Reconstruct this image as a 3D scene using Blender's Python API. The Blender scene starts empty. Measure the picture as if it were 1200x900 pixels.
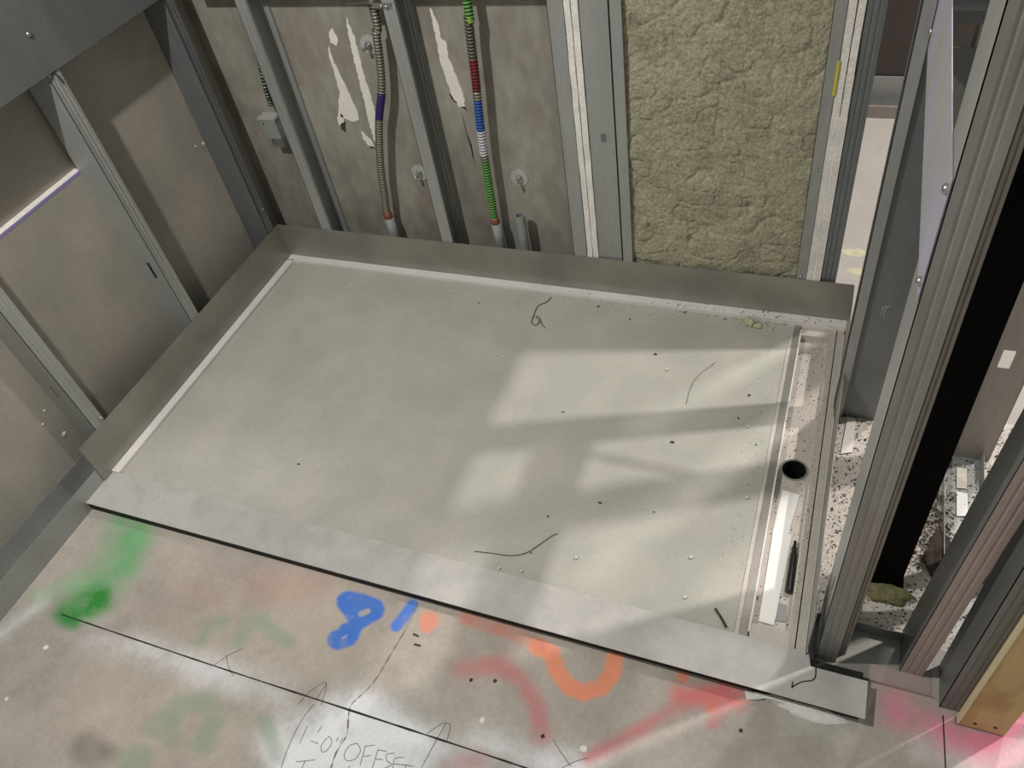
import bpy, bmesh, math, random
import numpy as np
from mathutils import Vector, Matrix

random.seed(7); rng = np.random.default_rng(7)
scene = bpy.context.scene
C = scene.collection

# ------------------------------------------------------------------ camera
R = np.array([[0.9292295074677352, 0.33996321288673714, -0.1447671797576961],
              [-0.154388073303971, 0.7131680782971171, 0.6837803850063884],
              [0.33570350798399134, -0.6130385844151442, 0.7151830875695525]])   # world -> camera
F_PX, CAM = 931.7816571274756, np.array([0.0, 0.0, 1.4])
cd = bpy.data.cameras.new('camera'); cam = bpy.data.objects.new('camera', cd); C.objects.link(cam)
cd.sensor_fit = 'HORIZONTAL'; cd.sensor_width = 36.0; cd.lens = 36.0 * F_PX / 1200.0; cd.clip_start = 0.02
M = Matrix([[*R.T[i], CAM[i]] for i in range(3)] + [[0, 0, 0, 1]])
cam.matrix_world = M
scene.camera = cam

# ------------------------------------------------------------------ world, lights, exposure
w = bpy.data.worlds.new('world'); scene.world = w; w.use_nodes = True
bg = w.node_tree.nodes['Background']; bg.inputs[0].default_value = (0.96, 1.0, 0.95, 1); bg.inputs[1].default_value = 0.32
def lamp(name, loc, target, power, size, col):
    ld = bpy.data.lights.new(name, 'AREA'); ld.shape = 'DISK'; ld.size = size; ld.energy = power; ld.color = col
    o = bpy.data.objects.new(name, ld); C.objects.link(o); o.location = loc
    o.rotation_euler = (Vector(target) - Vector(loc)).to_track_quat('-Z', 'Y').to_euler()
    return o
lamp('ceiling_work_light', (-1.03, .42, 1.93), (-.95, 1.0, 0), 21.5, .05, (1.0, .985, .95))
lamp('corridor_light', (1.6, 1.83, 3.2), (.3, 1.35, 0), 70, .09, (1.0, .94, .90))
lamp('far_floor_fill', (.75, 2.35, 2.7), (.25, 2.2, 0), 30, .15, (1.0, .95, .92))  # added fill lamp, brightens the slab beyond the opening
vs = scene.view_settings
vs.view_transform = 'Standard'; vs.look = 'None'; vs.exposure = 0.0; vs.gamma = 1.0; vs.use_curve_mapping = False

# ------------------------------------------------------------------ pixel helpers (1200 x 900): rays met with real planes
def ray(p): return R.T @ np.array([p[0] - 600.0, -(p[1] - 450.0), -F_PX])
def on_z(p, z): d = ray(p); return CAM + d * (z - CAM[2]) / d[2]
def on_y(p, y): d = ray(p); return CAM + d * (y - CAM[1]) / d[1]
def on_x(p, x): d = ray(p); return CAM + d * (x - CAM[0]) / d[0]

XL, YB, ZF = -1.525, 1.565, -0.022      # left stud face, back stud face, slab level
YP = 1.645                              # face of the board behind the back studs
TOP = 2.5

# ------------------------------------------------------------------ materials
def lin(c):
    return tuple(((v / 255) / 12.92 if v / 255 <= .04045 else ((v / 255 + .055) / 1.055) ** 2.4) for v in c)
def mat(name, rgb, rough=.6, metal=0.0, var=.12, vscale=6.0, fine=0.0, fscale=120.0, bump=0.0, bscale=60.0, stretch=None, rgb2=None, r2pos=(.45, .7), rvar=0.0):
    m = bpy.data.materials.new(name); m.use_nodes = True; nt = m.node_tree; N = nt.nodes; L = nt.links
    b = N['Principled BSDF']; b.inputs['Roughness'].default_value = rough; b.inputs['Metallic'].default_value = metal
    geo = N.new('ShaderNodeNewGeometry'); vec = geo.outputs['Position']
    if stretch:
        mp = N.new('ShaderNodeMapping'); mp.inputs['Scale'].default_value = stretch; L.new(vec, mp.inputs[0]); vec = mp.outputs[0]
    def noise(sc, det=5.0):
        n = N.new('ShaderNodeTexNoise'); n.inputs['Scale'].default_value = sc; n.inputs['Detail'].default_value = det
        L.new(vec, n.inputs['Vector']); return n.outputs['Fac']
    base = (*lin(rgb), 1)
    col = None
    if rgb2:
        r = N.new('ShaderNodeValToRGB'); r.color_ramp.elements[0].position = r2pos[0]; r.color_ramp.elements[1].position = r2pos[1]
        r.color_ramp.elements[0].color = base; r.color_ramp.elements[1].color = (*lin(rgb2), 1)
        L.new(noise(vscale * 1.7), r.inputs[0]); col = r.outputs[0]
    def vary(col, fac, amt):
        mr = N.new('ShaderNodeMapRange'); mr.inputs[1].default_value = .25; mr.inputs[2].default_value = .75
        mr.inputs[3].default_value = 1 - amt; mr.inputs[4].default_value = 1 + amt; L.new(fac, mr.inputs[0])
        mx = N.new('ShaderNodeMix'); mx.data_type = 'RGBA'; mx.blend_type = 'MULTIPLY'; mx.inputs[0].default_value = 1
        if col is None: mx.inputs[6].default_value = base
        else: L.new(col, mx.inputs[6])
        L.new(mr.outputs[0], mx.inputs[7]); return mx.outputs[2]
    col = vary(col, noise(vscale), var)
    if fine: col = vary(col, noise(fscale, 2.0), fine)
    L.new(col, b.inputs['Base Color'])
    if rvar:
        mr = N.new('ShaderNodeMapRange'); mr.inputs[3].default_value = rough - rvar; mr.inputs[4].default_value = rough + rvar
        L.new(noise(vscale * 2.3), mr.inputs[0]); L.new(mr.outputs[0], b.inputs['Roughness'])
    if bump:
        bp = N.new('ShaderNodeBump'); bp.inputs['Strength'].default_value = bump; bp.inputs['Distance'].default_value = .004
        L.new(noise(bscale, 6.0), bp.inputs['Height']); L.new(bp.outputs[0], b.inputs['Normal'])
    return m

MT = {}
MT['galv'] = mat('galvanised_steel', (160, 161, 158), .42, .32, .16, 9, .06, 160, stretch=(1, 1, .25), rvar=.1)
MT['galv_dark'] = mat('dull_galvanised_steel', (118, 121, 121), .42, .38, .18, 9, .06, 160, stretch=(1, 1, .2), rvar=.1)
MT['galv_lilac'] = mat('lilac_tinted_steel', (176, 172, 188), .5, .1, .1, 7, stretch=(1, 1, .6), rgb2=(170, 170, 160))
MT['galv_dusty'] = mat('dusty_grey_steel', (152, 151, 145), .5, .25, .12, 14, .08, 140, stretch=(1, 1, .15), rgb2=(146, 138, 130))
MT['galv_brown'] = mat('dusty_galvanised_steel', (152, 144, 137), .5, .3, .14, 14, .08, 140, stretch=(1, 1, .15), rvar=.1)
MT['galv_pink'] = mat('pink_oversprayed_steel', (178, 159, 153), .55, .1, .1, 12, .06, 150, stretch=(1, 1, .3))
MT['stainless'] = mat('brushed_stainless', (150, 147, 139), .36, .5, .2, 7, .05, 190, rvar=.08)
MT['ledge'] = mat('bare_stainless_ledge', (228, 223, 218), .5, .06, .06, 10, .06, 150)
MT['threshold'] = mat('dull_stainless_threshold', (190, 186, 181), .5, .1, .08, 10, .05, 90, rgb2=(178, 175, 172), rvar=.06)
MT['mortar'] = mat('mortar_bed', (175, 174, 163), .85, 0, .07, 5, .05, 130, bump=.25, bscale=45, rgb2=(186, 180, 170), r2pos=(.42, .68))
MT['gyp_grey'] = mat('grey_gypsum_backing', (153, 147, 137), .75, 0, .12, 4.5, .05, 55, bump=.08, bscale=30, rgb2=(162, 153, 143))
MT['gyp_back'] = mat('grey_gypsum_liner', (148, 143, 132), .75, 0, 0.18, 7, .14, 40, bump=.1, bscale=30, rgb2=(130, 122, 112), stretch=(1, 1, .5))
MT['gyp_white'] = mat('gypsum_core', (232, 226, 218), .9, 0, .08, 22, .1, 120, bump=.5, bscale=150)
MT['paper_white'] = mat('torn_gypsum_paper', (232, 226, 214), .9, 0, .06, 30, bump=.5, bscale=200)
MT['purple'] = mat('purple_board_paper', (150, 138, 176), .8, 0, .05, 20)
MT['purple_edge'] = mat('purple_paper_edge', (140, 126, 182), .8, 0, .05, 20)
MT['wool'] = mat('mineral_wool', (164, 158, 134), .95, 0, .14, 12, .3, 150, bump=1.0, bscale=160, rgb2=(146, 140, 116), r2pos=(.5, .75))
MT['wool_clump'] = mat('wool_tuft', (124, 119, 84), .95, 0, .35, 60, .2, 200, bump=1.0, bscale=200)
MT['wool_pale'] = mat('pale_wool_tuft', (196, 190, 152), .95, 0, .15, 60, bump=.8, bscale=200)
MT['drain'] = mat('dusty_drain_steel', (200, 192, 182), .55, .25, .08, 16, .14, 260, rvar=.08)
MT['drain_edge'] = mat('drain_profile_steel', (158, 154, 146), .42, .5, .1, 16, .1, 200)
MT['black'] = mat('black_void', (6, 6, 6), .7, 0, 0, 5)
MT['black_paint'] = mat('black_painted_steel', (3, 3, 3), .6, 0, .1, 12)
MT['black_paint'].node_tree.nodes['Principled BSDF'].inputs['Specular IOR Level'].default_value = .08
MT['rubber'] = mat('black_plastic', (22, 22, 24), .4, 0, .05, 30)
MT['paper'] = mat('white_paper', (238, 236, 232), .8, 0, .02, 20)
MT['grey_label'] = mat('grey_label', (150, 152, 152), .6, .1, .05, 20)
MT['zinc'] = mat('zinc_plated', (190, 190, 188), .28, .9, .08, 60)
MT['washer'] = mat('dull_zinc_washer', (182, 182, 178), .5, .2, .08, 60)
MT['armor'] = mat('armoured_cable_steel', (196, 190, 176), .32, .8, .08, 60)
for k, c in dict(c_purple=(62, 40, 122), c_yellow=(150, 176, 70), c_black=(26, 26, 26), c_red=(132, 34, 38), c_blue=(50, 106, 196),
                 c_white=(226, 228, 234), c_green=(112, 172, 84), bushing=(128, 74, 60)).items():
    MT[k] = mat('cable_' + k, c, .45, .1, .08, 60)
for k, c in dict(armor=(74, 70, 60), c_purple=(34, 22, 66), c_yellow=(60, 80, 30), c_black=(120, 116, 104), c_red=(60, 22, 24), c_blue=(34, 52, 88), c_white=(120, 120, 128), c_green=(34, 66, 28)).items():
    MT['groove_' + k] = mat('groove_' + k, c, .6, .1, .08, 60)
MT['pvc'] = mat('grey_pvc', (140, 144, 142), .5, 0, .1, 40)
MT['wood'] = mat('plywood', (200, 168, 118), .75, 0, .14, 10, .06, 60, stretch=(1, 1, .35), rgb2=(180, 142, 92), r2pos=(.5, .62))
MT['wood_edge'] = mat('plywood_edge', (226, 208, 168), .8, 0, .1, 60, stretch=(6, 6, .3))
MT['wire'] = mat('dark_wire', (44, 40, 36), .5, .3, .1, 50)
MT['bristle'] = mat('tan_bristle', (128, 116, 98), .6, 0, .1, 50)
MT['pencil'] = mat('pencil_line', (96, 93, 90), .8, 0, .1, 50)
MT['ink'] = mat('black_chalk_line', (38, 36, 36), .8, 0, .25, 60)
MT['chalkdot'] = mat('white_paint_drop', (236, 230, 220), .8, 0, .03, 50)
MT['debris_dark'] = mat('dark_debris', (62, 54, 46), .9, 0, .4, 40)
MT['debris_grey'] = mat('grey_debris', (112, 108, 102), .9, 0, .3, 40)
MT['debris_light'] = mat('pale_debris', (206, 198, 186), .9, 0, .15, 40)
MT['plaster'] = mat('white_plaster', (226, 223, 216), .9, 0, .08, 60, bump=.8, bscale=120)
MT['dustfloor'] = mat('dusty_slab', (206, 198, 188), .9, 0, .1, 14, .2, 190, bump=.3, bscale=120)
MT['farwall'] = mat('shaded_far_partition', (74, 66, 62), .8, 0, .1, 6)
MT['yellow'] = mat('yellow_marker', (206, 196, 48), .7, 0, .05, 30)
MT['yellow_pale'] = mat('pale_yellow_spray', (200, 195, 164), .8, 0, .15, 60)
MT['rust'] = mat('rust_brown', (74, 34, 16), .8, 0, .2, 40)

# ------------------------------------------------------------------ mesh builder
class MB:
    def __init__(s): s.v = []; s.f = []; s.m = []; s.mats = []; s.sm = []
    def mi(s, m):
        if m not in s.mats: s.mats.append(m)
        return s.mats.index(m)
    def add(s, verts, faces, m, smooth=False):
        o = len(s.v); s.v += [tuple(map(float, p)) for p in verts]; k = s.mi(m)
        for f in faces: s.f.append([i + o for i in f]); s.m.append(k); s.sm.append(smooth)
        return s
    def box(s, a, b, m):
        x0, y0, z0 = a; x1, y1, z1 = b
        v = [(x0, y0, z0), (x1, y0, z0), (x1, y1, z0), (x0, y1, z0), (x0, y0, z1), (x1, y0, z1), (x1, y1, z1), (x0, y1, z1)]
        return s.add(v, [(0, 3, 2, 1), (4, 5, 6, 7), (0, 1, 5, 4), (1, 2, 6, 5), (2, 3, 7, 6), (3, 0, 4, 7)], m)
    def prism(s, poly, d, m):            # flat polygon pushed by vector d (fan caps through ngon)
        n = len(poly); P = [np.array(p, float) for p in poly]; d = np.array(d, float)
        v = P + [p + d for p in P]
        return s.add(v, [list(range(n))[::-1], list(range(n, 2 * n))] + [(i, (i + 1) % n, n + (i + 1) % n, n + i) for i in range(n)], m)
    def strip(s, path, t, z0, z1, m):    # bent sheet: 2-D path of thickness t extruded in z
        P = [np.array(p, float) for p in path]; n = len(P); off = []
        for i in range(n):
            a = P[i] - P[i - 1] if i else P[1] - P[0]; b = P[i + 1] - P[i] if i < n - 1 else P[-1] - P[-2]
            a = a / np.linalg.norm(a); b = b / np.linalg.norm(b)
            na = np.array([-a[1], a[0]]); nb = np.array([-b[1], b[0]]); k = na + nb; k = k / max(np.dot(k, na), .3) * 1.0
            off.append(P[i] + k * t)
        v = [(*p, z0) for p in P] + [(*p, z0) for p in off] + [(*p, z1) for p in P] + [(*p, z1) for p in off]
        f = []
        for i in range(n - 1):
            f += [(i, i + 1, 2 * n + i + 1, 2 * n + i), (n + i + 1, n + i, 3 * n + i, 3 * n + i + 1),
                  (2 * n + i, 2 * n + i + 1, 3 * n + i + 1, 3 * n + i), (i + 1, i, n + i, n + i + 1)]
        f += [(0, 2 * n, 3 * n, n), (n - 1, 2 * n - 1, 4 * n - 1, 3 * n - 1)]
        return s.add(v, f, m)
    def tube(s, pts, rad, m, seg=10, cap=True):
        P = [np.array(p, float) for p in pts]; n = len(P)
        rad = [rad] * n if np.isscalar(rad) else rad
        v = []; up = None
        for i in range(n):
            t = P[min(i + 1, n - 1)] - P[max(i - 1, 0)]; t = t / (np.linalg.norm(t) + 1e-12)
            if up is None: up = np.array([0, 0, 1.]) if abs(t[2]) < .9 else np.array([1., 0, 0])
            a = np.cross(up, t); a /= np.linalg.norm(a); b = np.cross(t, a); up = b
            for j in range(seg):
                q = 2 * math.pi * j / seg; v.append(P[i] + rad[i] * (a * math.cos(q) + b * math.sin(q)))
        f = [(i * seg + j, i * seg + (j + 1) % seg, (i + 1) * seg + (j + 1) % seg, (i + 1) * seg + j) for i in range(n - 1) for j in range(seg)]
        s.add(v, f, m, True)
        if cap:
            o = len(s.v) - len(v)
            for fc in ([o + j for j in range(seg)][::-1], [o + (n - 1) * seg + j for j in range(seg)]):
                s.f.append(fc); s.m.append(s.mi(m)); s.sm.append(False)
        return s
    def ring(s, c, r0, r1, h, axis, m, seg=24):   # washer / hollow short tube
        ax = np.array(axis, float); ax /= np.linalg.norm(ax); u = np.cross(ax, [0, 0, 1.] if abs(ax[2]) < .9 else [1., 0, 0]); u /= np.linalg.norm(u); w_ = np.cross(ax, u)
        v = []
        for r, hh in ((r0, 0), (r1, 0), (r1, h), (r0, h)):
            for j in range(seg):
                q = 2 * math.pi * j / seg; v.append(np.array(c) + r * (u * math.cos(q) + w_ * math.sin(q)) + ax * hh)
        f = []
        for k in range(4):
            for j in range(seg):
                f.append((k * seg + j, k * seg + (j + 1) % seg, ((k + 1) % 4) * seg + (j + 1) % seg, ((k + 1) % 4) * seg + j))
        return s.add(v, f, m)
    def build(s, name, parent=None, loc=None):
        me = bpy.data.meshes.new(name); me.from_pydata(s.v, [], s.f); me.update()
        for m in s.mats: me.materials.append(MT[m])
        me.polygons.foreach_set('material_index', s.m); me.polygons.foreach_set('use_smooth', s.sm)
        bm = bmesh.new(); bm.from_mesh(me); bmesh.ops.recalc_face_normals(bm, faces=bm.faces); bm.to_mesh(me); bm.free()
        o = bpy.data.objects.new(name, me); C.objects.link(o)
        if parent: o.parent = parent
        if loc is not None: o.location = loc
        return o
def tag(o, label, cat, group=None, kind=None):
    if label: o['label'] = label
    if cat: o['category'] = cat
    if group: o['group'] = group
    if kind: o['kind'] = kind
    return o
def struct(o): o['kind'] = 'structure'; return o
def thing(name, loc, label, cat, group=None, rz=0.0):
    o = bpy.data.objects.new(name, None); o.empty_display_size = .05; C.objects.link(o); o.location = loc; o.rotation_euler[2] = rz
    return tag(o, label, cat, group)

# ------------------------------------------------------------------ slab with its spray paint, chalk, dust and a painted light wedge
def seg_dist(px, py, pts):
    d = np.full(px.shape, 1e9)
    for (ax, ay), (bx, by) in zip(pts[:-1], pts[1:]):
        vx, vy = bx - ax, by - ay; L2 = vx * vx + vy * vy + 1e-9
        t = np.clip(((px - ax) * vx + (py - ay) * vy) / L2, 0, 1)
        d = np.minimum(d, np.hypot(px - ax - t * vx, py - ay - t * vy))
    return d
def vnoise(x, y, sc, seed):
    g = np.random.default_rng(seed).random((64, 64)); u = x * sc + 1000; v = y * sc + 1000
    i = np.floor(u).astype(int); j = np.floor(v).astype(int); a = u - i; b = v - j; a = a * a * (3 - 2 * a); b = b * b * (3 - 2 * b)
    G = lambda p, q: g[p % 64, q % 64]
    return (G(i, j) * (1 - a) + G(i + 1, j) * a) * (1 - b) + (G(i, j + 1) * (1 - a) + G(i + 1, j + 1) * a) * b
FX0, FX1, FY0, FY1, ST = -1.80, .62, .0, .705, .0022
nx = int(round((FX1 - FX0) / ST)) + 1; ny = int(round((FY1 - FY0) / ST)) + 1
gx, gy = np.meshgrid(np.linspace(FX0, FX1, nx), np.linspace(FY0, FY1, ny))
gx = gx.ravel(); gy = gy.ravel()
V = np.stack([gx, gy, np.full_like(gx, ZF)], 1)
q = (V - CAM) @ R.T; PX = 600 + F_PX * q[:, 0] / -q[:, 2]; PY = 450 - F_PX * q[:, 1] / -q[:, 2]
n1 = vnoise(gx, gy, 9, 1); n2 = vnoise(gx, gy, 30, 2); n3 = vnoise(gx, gy, 130, 3); n4 = vnoise(gx, gy, 3.5, 4)
col = np.array(lin((175, 167, 157)))[None, :] * (1 + .22 * (n1 - .5) + .12 * (n2 - .5) + .12 * (n3 - .5) + .2 * (n4 - .5))[:, None]
warm = np.clip((n4 - .45) * 2, 0, 1)[:, None]; col = col * (1 + warm * np.array([.03, -.02, -.05]))
grain = .55 * n3 + .3 * vnoise(gx, gy, 300, 9) + .15 * n2
def paint(pts, rad, soft, rgb, op, rough=.35):
    global col
    d = seg_dist(PX, PY, pts) if len(pts) > 1 else np.hypot(PX - pts[0][0], PY - pts[0][1])
    m = np.clip((rad + soft - d) / (2 * soft) + 0, 0, 1); m = m * m * (3 - 2 * m)
    m = np.clip(m * (1 + rough * 2 * (grain - .5)) , 0, 1) * op
    if soft > 4: m = m * np.clip(.55 + .9 * n2, 0, 1.1)
    m = np.clip(m, 0, 1)[:, None]
    col = col * (1 - m) + np.array(lin(rgb))[None, :] * m
WH = (226, 226, 228)
# white sprayed bands along the chalk line
for p, r, s, o in [([(110, 745), (250, 790)], 10, 26, .55), ([(170, 760), (280, 800)], 10, 20, .55), ([(250, 785), (330, 815)], 14, 26, .5),
                   ([(340, 880), (420, 850), (480, 880), (420, 910)], 34, 24, .95), ([(400, 825), (500, 870), (560, 915)], 12, 26, .7),
                   ([(560, 870), (680, 905)], 14, 24, .65), ([(0, 745), (50, 705)], 3, 13, .6), ([(620, 900), (700, 890)], 12, 20, .5)]:
    paint(p, r, s, WH, o)
paint([(420, 870)], 36, 44, (236, 236, 238), .9)
paint([(352, 888), (420, 860), (470, 884), (430, 915)], 28, 22, (242, 242, 244), 1.0)
GR = (104, 168, 112)
paint([(150, 615), (140, 660), (110, 690), (95, 705)], 20, 22, GR, .75)
paint([(165, 625), (150, 655)], 14, 14, (112, 176, 118), .6)
paint([(45, 700), (90, 680)], 6, 12, (150, 190, 150), .5)
paint([(80, 718), (118, 702)], 13, 13, (52, 142, 56), .95); paint([(70, 722), (85, 728)], 7, 9, (40, 138, 50), .9)
for p, r in [([(235, 752), (245, 735), (262, 726)], 6), ([(278, 752), (290, 730), (306, 728), (322, 742), (338, 752)], 9), ([(180, 852), (210, 828), (245, 822), (250, 845), (238, 872)], 12),
             ([(150, 890), (165, 886)], 14), ([(310, 845), (318, 862), (325, 885)], 9), ([(205, 845), (200, 870)], 8)]:
    paint(p, r, 7, (138, 160, 136), .5)
for p, r, o in [([(300, 688), (340, 692), (372, 684)], 16, .35), ([(225, 690), (250, 700)], 10, .3), ([(545, 790), (590, 780)], 10, .2)]:
    paint(p, r, 16, (196, 150, 136), o)
BL = (72, 124, 214)
paint([(408, 706), (424, 709), (437, 714)], 13.5, 2.4, BL, .96); paint([(436, 720), (420, 730), (410, 740)], 8.5, 2.4, BL, .96); paint([(402, 704), (412, 722), (418, 732)], 7, 2.4, BL, .96)
paint([(395, 750), (408, 746)], 11.5, 2.4, BL, .96); paint([(405, 738), (414, 742)], 8, 2.4, BL, .96)
paint([(423, 719.5), (431, 716)], 3.2, 1.6, (186, 178, 168), .95); paint([(401, 748.5), (406, 745)], 1.2, 1.4, (176, 176, 190), .8)
paint([(482, 711), (474, 722), (464, 734)], 6.5, 2.6, BL, .92); paint([(484, 708)], 6, 3, BL, .8)
OR = (240, 148, 112)
paint([(503, 727)], 11, 3.5, (228, 150, 128), .95); paint([(500, 734)], 8, 3, (228, 150, 128), .9)
paint([(630, 758), (646, 766), (652, 784), (666, 804), (684, 812), (704, 806), (717, 790), (720, 772)], 10, 3.2, OR, .92)
paint([(545, 724), (600, 742), (632, 756)], 8, 6, (206, 128, 108), .7)
paint([(800, 793)], 7, 4, (226, 126, 92), .85); paint([(836, 824), (832, 830)], 6, 4, (214, 120, 96), .75)
PK = (204, 116, 118)
paint([(540, 784), (585, 778), (612, 800), (630, 828), (634, 862)], 10, 9, PK, .6)
paint([(690, 888), (745, 858), (800, 824), (850, 805)], 8, 9, PK, .68); paint([(800, 812), (865, 818)], 12, 14, (214, 104, 104), .75)
paint([(850, 822), (836, 848)], 7, 7, (206, 118, 118), .55); paint([(530, 900), (560, 890)], 12, 12, (188, 128, 132), .5)
HP = (232, 130, 158)
for p, r, s, o in [([(1050, 835), (1100, 852), (1135, 872)], 14, 20, .85), ([(1150, 885), (1185, 850), (1205, 830)], 16, 20, .75), ([(1035, 815), (1060, 810)], 8, 16, .35), ([(1110, 870), (1150, 880)], 14, 12, .85)]:
    paint(p, r, s, HP, o)
paint([(1085, 880), (1150, 905)], 14, 24, (226, 218, 216), .75); paint([(1160, 900), (1200, 880)], 12, 14, (236, 190, 198), .8)  # white overspray plus a wedge of light painted into the slab colour
paint([(930, 845), (985, 860)], 16, 16, (190, 186, 178), .4)
paint([(105, 880)], 22, 12, (112, 104, 94), .55); paint([(132, 882)], 9, 8, (112, 104, 94), .45)
paint([(95, 742), (140, 735)], 4, 12, (128, 106, 92), .4)
faces = []
idx = np.arange(nx * ny).reshape(ny, nx)
fq = np.stack([idx[:-1, :-1], idx[:-1, 1:], idx[1:, 1:], idx[1:, :-1]], -1).reshape(-1, 4)
# coarse rest of the slab (left of, right of, behind and around the pan)
rest = [(-4, -2, FX0, 6), (FX1, -2, 4, 6), (FX0, -2, FX1, FY0), (FX0, 1.6, FX1, 6), (.088, FY1, FX1, 1.6), (FX0, FY1, -1.56, 1.6)]
rv = []; rf = []
for (x0, y0, x1, y1) in rest:
    o = nx * ny + len(rv); rv += [(x0, y0, ZF), (x1, y0, ZF), (x1, y1, ZF), (x0, y1, ZF)]; rf.append((o, o + 1, o + 2, o + 3))
me = bpy.data.meshes.new('floor'); me.from_pydata(np.concatenate([V, np.array(rv)]).tolist(), [], fq.tolist() + rf); me.update()
full = np.concatenate([col, np.tile(np.array(lin((176, 170, 163)))[None, :], (len(rv), 1))]); full = np.concatenate([np.clip(full, 0, 1), np.ones((len(full), 1))], 1)
at = me.color_attributes.new('paint', 'FLOAT_COLOR', 'POINT'); at.data.foreach_set('color', full.astype(np.float32).ravel())
fm = mat('concrete_slab', (168, 160, 150), .82, 0, .07, 12, .06, 220, bump=.25, bscale=90)
nt = fm.node_tree; ca = nt.nodes.new('ShaderNodeVertexColor'); ca.layer_name = 'paint'
mults = [n for n in nt.nodes if n.type == 'MIX' and not n.inputs[6].is_linked]; nt.links.new(ca.outputs[0], mults[0].inputs[6])
me.materials.append(fm)
floor = bpy.data.objects.new('floor', me); C.objects.link(floor); struct(floor)

def line_on(name, pts, wpx, z, m, parent, h=.0004, jitter=0.0):
    """flat ribbon along photo points, laid on the plane z"""
    P = [on_z(p, z) for p in pts]; mb = MB(); L = []; Rr = []
    for i, p in enumerate(P):
        t = P[min(i + 1, len(P) - 1)] - P[max(i - 1, 0)]; t /= np.linalg.norm(t); n = np.array([-t[1], t[0], 0]) * wpx * .5 * (1 + jitter * random.uniform(-1, 1))
        L.append(p + n); Rr.append(p - n)
    k = len(P); up = np.array([0, 0, h])
    v = [a + up for a in L] + [a + up for a in Rr]
    mb.add(v, [(i, i + 1, k + i + 1, k + i) for i in range(k - 1)], m)
    return mb.build(name, parent)
def dense(pts, n=6):
    out = []
    P = [np.array(p, float) for p in pts]
    for i in range(len(P) - 1):       # Catmull-Rom
        p0, p1, p2, p3 = P[max(i - 1, 0)], P[i], P[i + 1], P[min(i + 2, len(P) - 1)]
        for k in range(n):
            t = k / n; out.append(.5 * ((2 * p1) + (-p0 + p2) * t + (2 * p0 - 5 * p1 + 4 * p2 - p3) * t * t + (-p0 + 3 * p1 - 3 * p2 + p3) * t ** 3))
    out.append(P[-1]); return out

line_on('chalk_line', dense([(72, 720), (250, 780), (400, 829), (550, 878), (640, 908)], 8), .0032, ZF, 'ink', floor, jitter=.35)
def K(x, y): return (250 + x / 4, 675 + y / 4)
strokes = [[(440, 705), (405, 785)], [(508, 703), (490, 735)], [(455, 772), (492, 786)],
           [(545, 752), (524, 770), (505, 800), (512, 825), (535, 815), (556, 780), (545, 752)], [(588, 755), (576, 776)], [(606, 760), (596, 784)],
           [(676, 785), (640, 795), (614, 835), (625, 865), (665, 858), (690, 820), (676, 785)],
           [(712, 800), (688, 888)], [(708, 800), (756, 792)], [(702, 846), (738, 842)],
           [(772, 815), (745, 900)], [(770, 815), (812, 822)], [(762, 858), (795, 862)],
           [(850, 830), (812, 838), (815, 868), (838, 884), (805, 900)], [(892, 850), (850, 858), (842, 905)], [(846, 880), (878, 884)], [(880, 884), (940, 892)], [(905, 888), (898, 906)],
           [(388, 872), (476, 862)], [(430, 868), (414, 906)], [(640, 890), (628, 910)],
           [(475, 598), (425, 660), (380, 740), (345, 820), (316, 906)],
           [(400, 600), (450, 545), (530, 500), (505, 606)], [(530, 505), (480, 584)],
           [(0, 422), (70, 372), (138, 342)], [(60, 368), (70, 420), (92, 466)],
           [(1000, 740), (1088, 686), (1040, 780), (975, 900)], [(1090, 690), (1112, 702), (1096, 770)],
           [(1592, 765), (1625, 820), (1675, 890)], [(1635, 900), (1690, 872), (1756, 852)]]
for s_ in strokes:
    line_on('pencil_stroke', dense([K(*p) for p in s_], 4), .0011, ZF, 'pencil', floor)
line_on('slab_crack', dense([(490, 706), (483, 722), (474, 740), (462, 760), (448, 784), (436, 802), (424, 814), (411, 827), (408, 845), (406, 862), (394, 882), (388, 900)], 5), .0021, ZF, 'bristle', floor, jitter=.9)
line_on('slab_crack', [(484, 743), (491, 746)], .004, ZF, 'debris_dark', floor); line_on('slab_crack', [(485, 755), (493, 757)], .004, ZF, 'debris_dark', floor)
line_on('floor_joint', [(1105, 838), (1108, 900)], .002, ZF, 'wire', floor)
def blob(name, c, r, m, parent=None, n=9, h=.001, sq=(1, 1)):
    mb = MB(); P = [(c[0] + r * sq[0] * random.uniform(.8, 1.2) * math.cos(2 * math.pi * i / n), c[1] + r * sq[1] * random.uniform(.8, 1.2) * math.sin(2 * math.pi * i / n), c[2]) for i in range(n)]
    mb.prism(P, (0, 0, h), m); return mb.build(name, parent)
for p, r in [((54, 759), .006), ((565, 844), .0055), ((684, 878), .006), ((8, 819), .004)]:
    blob('paint_drop', on_z(p, ZF), r, 'chalkdot', floor)
for p in [(868, 856), (636, 863), (580, 798), (552, 797)]: blob('dark_fleck', on_z(p, ZF), .0035, 'debris_dark', floor)

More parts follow.
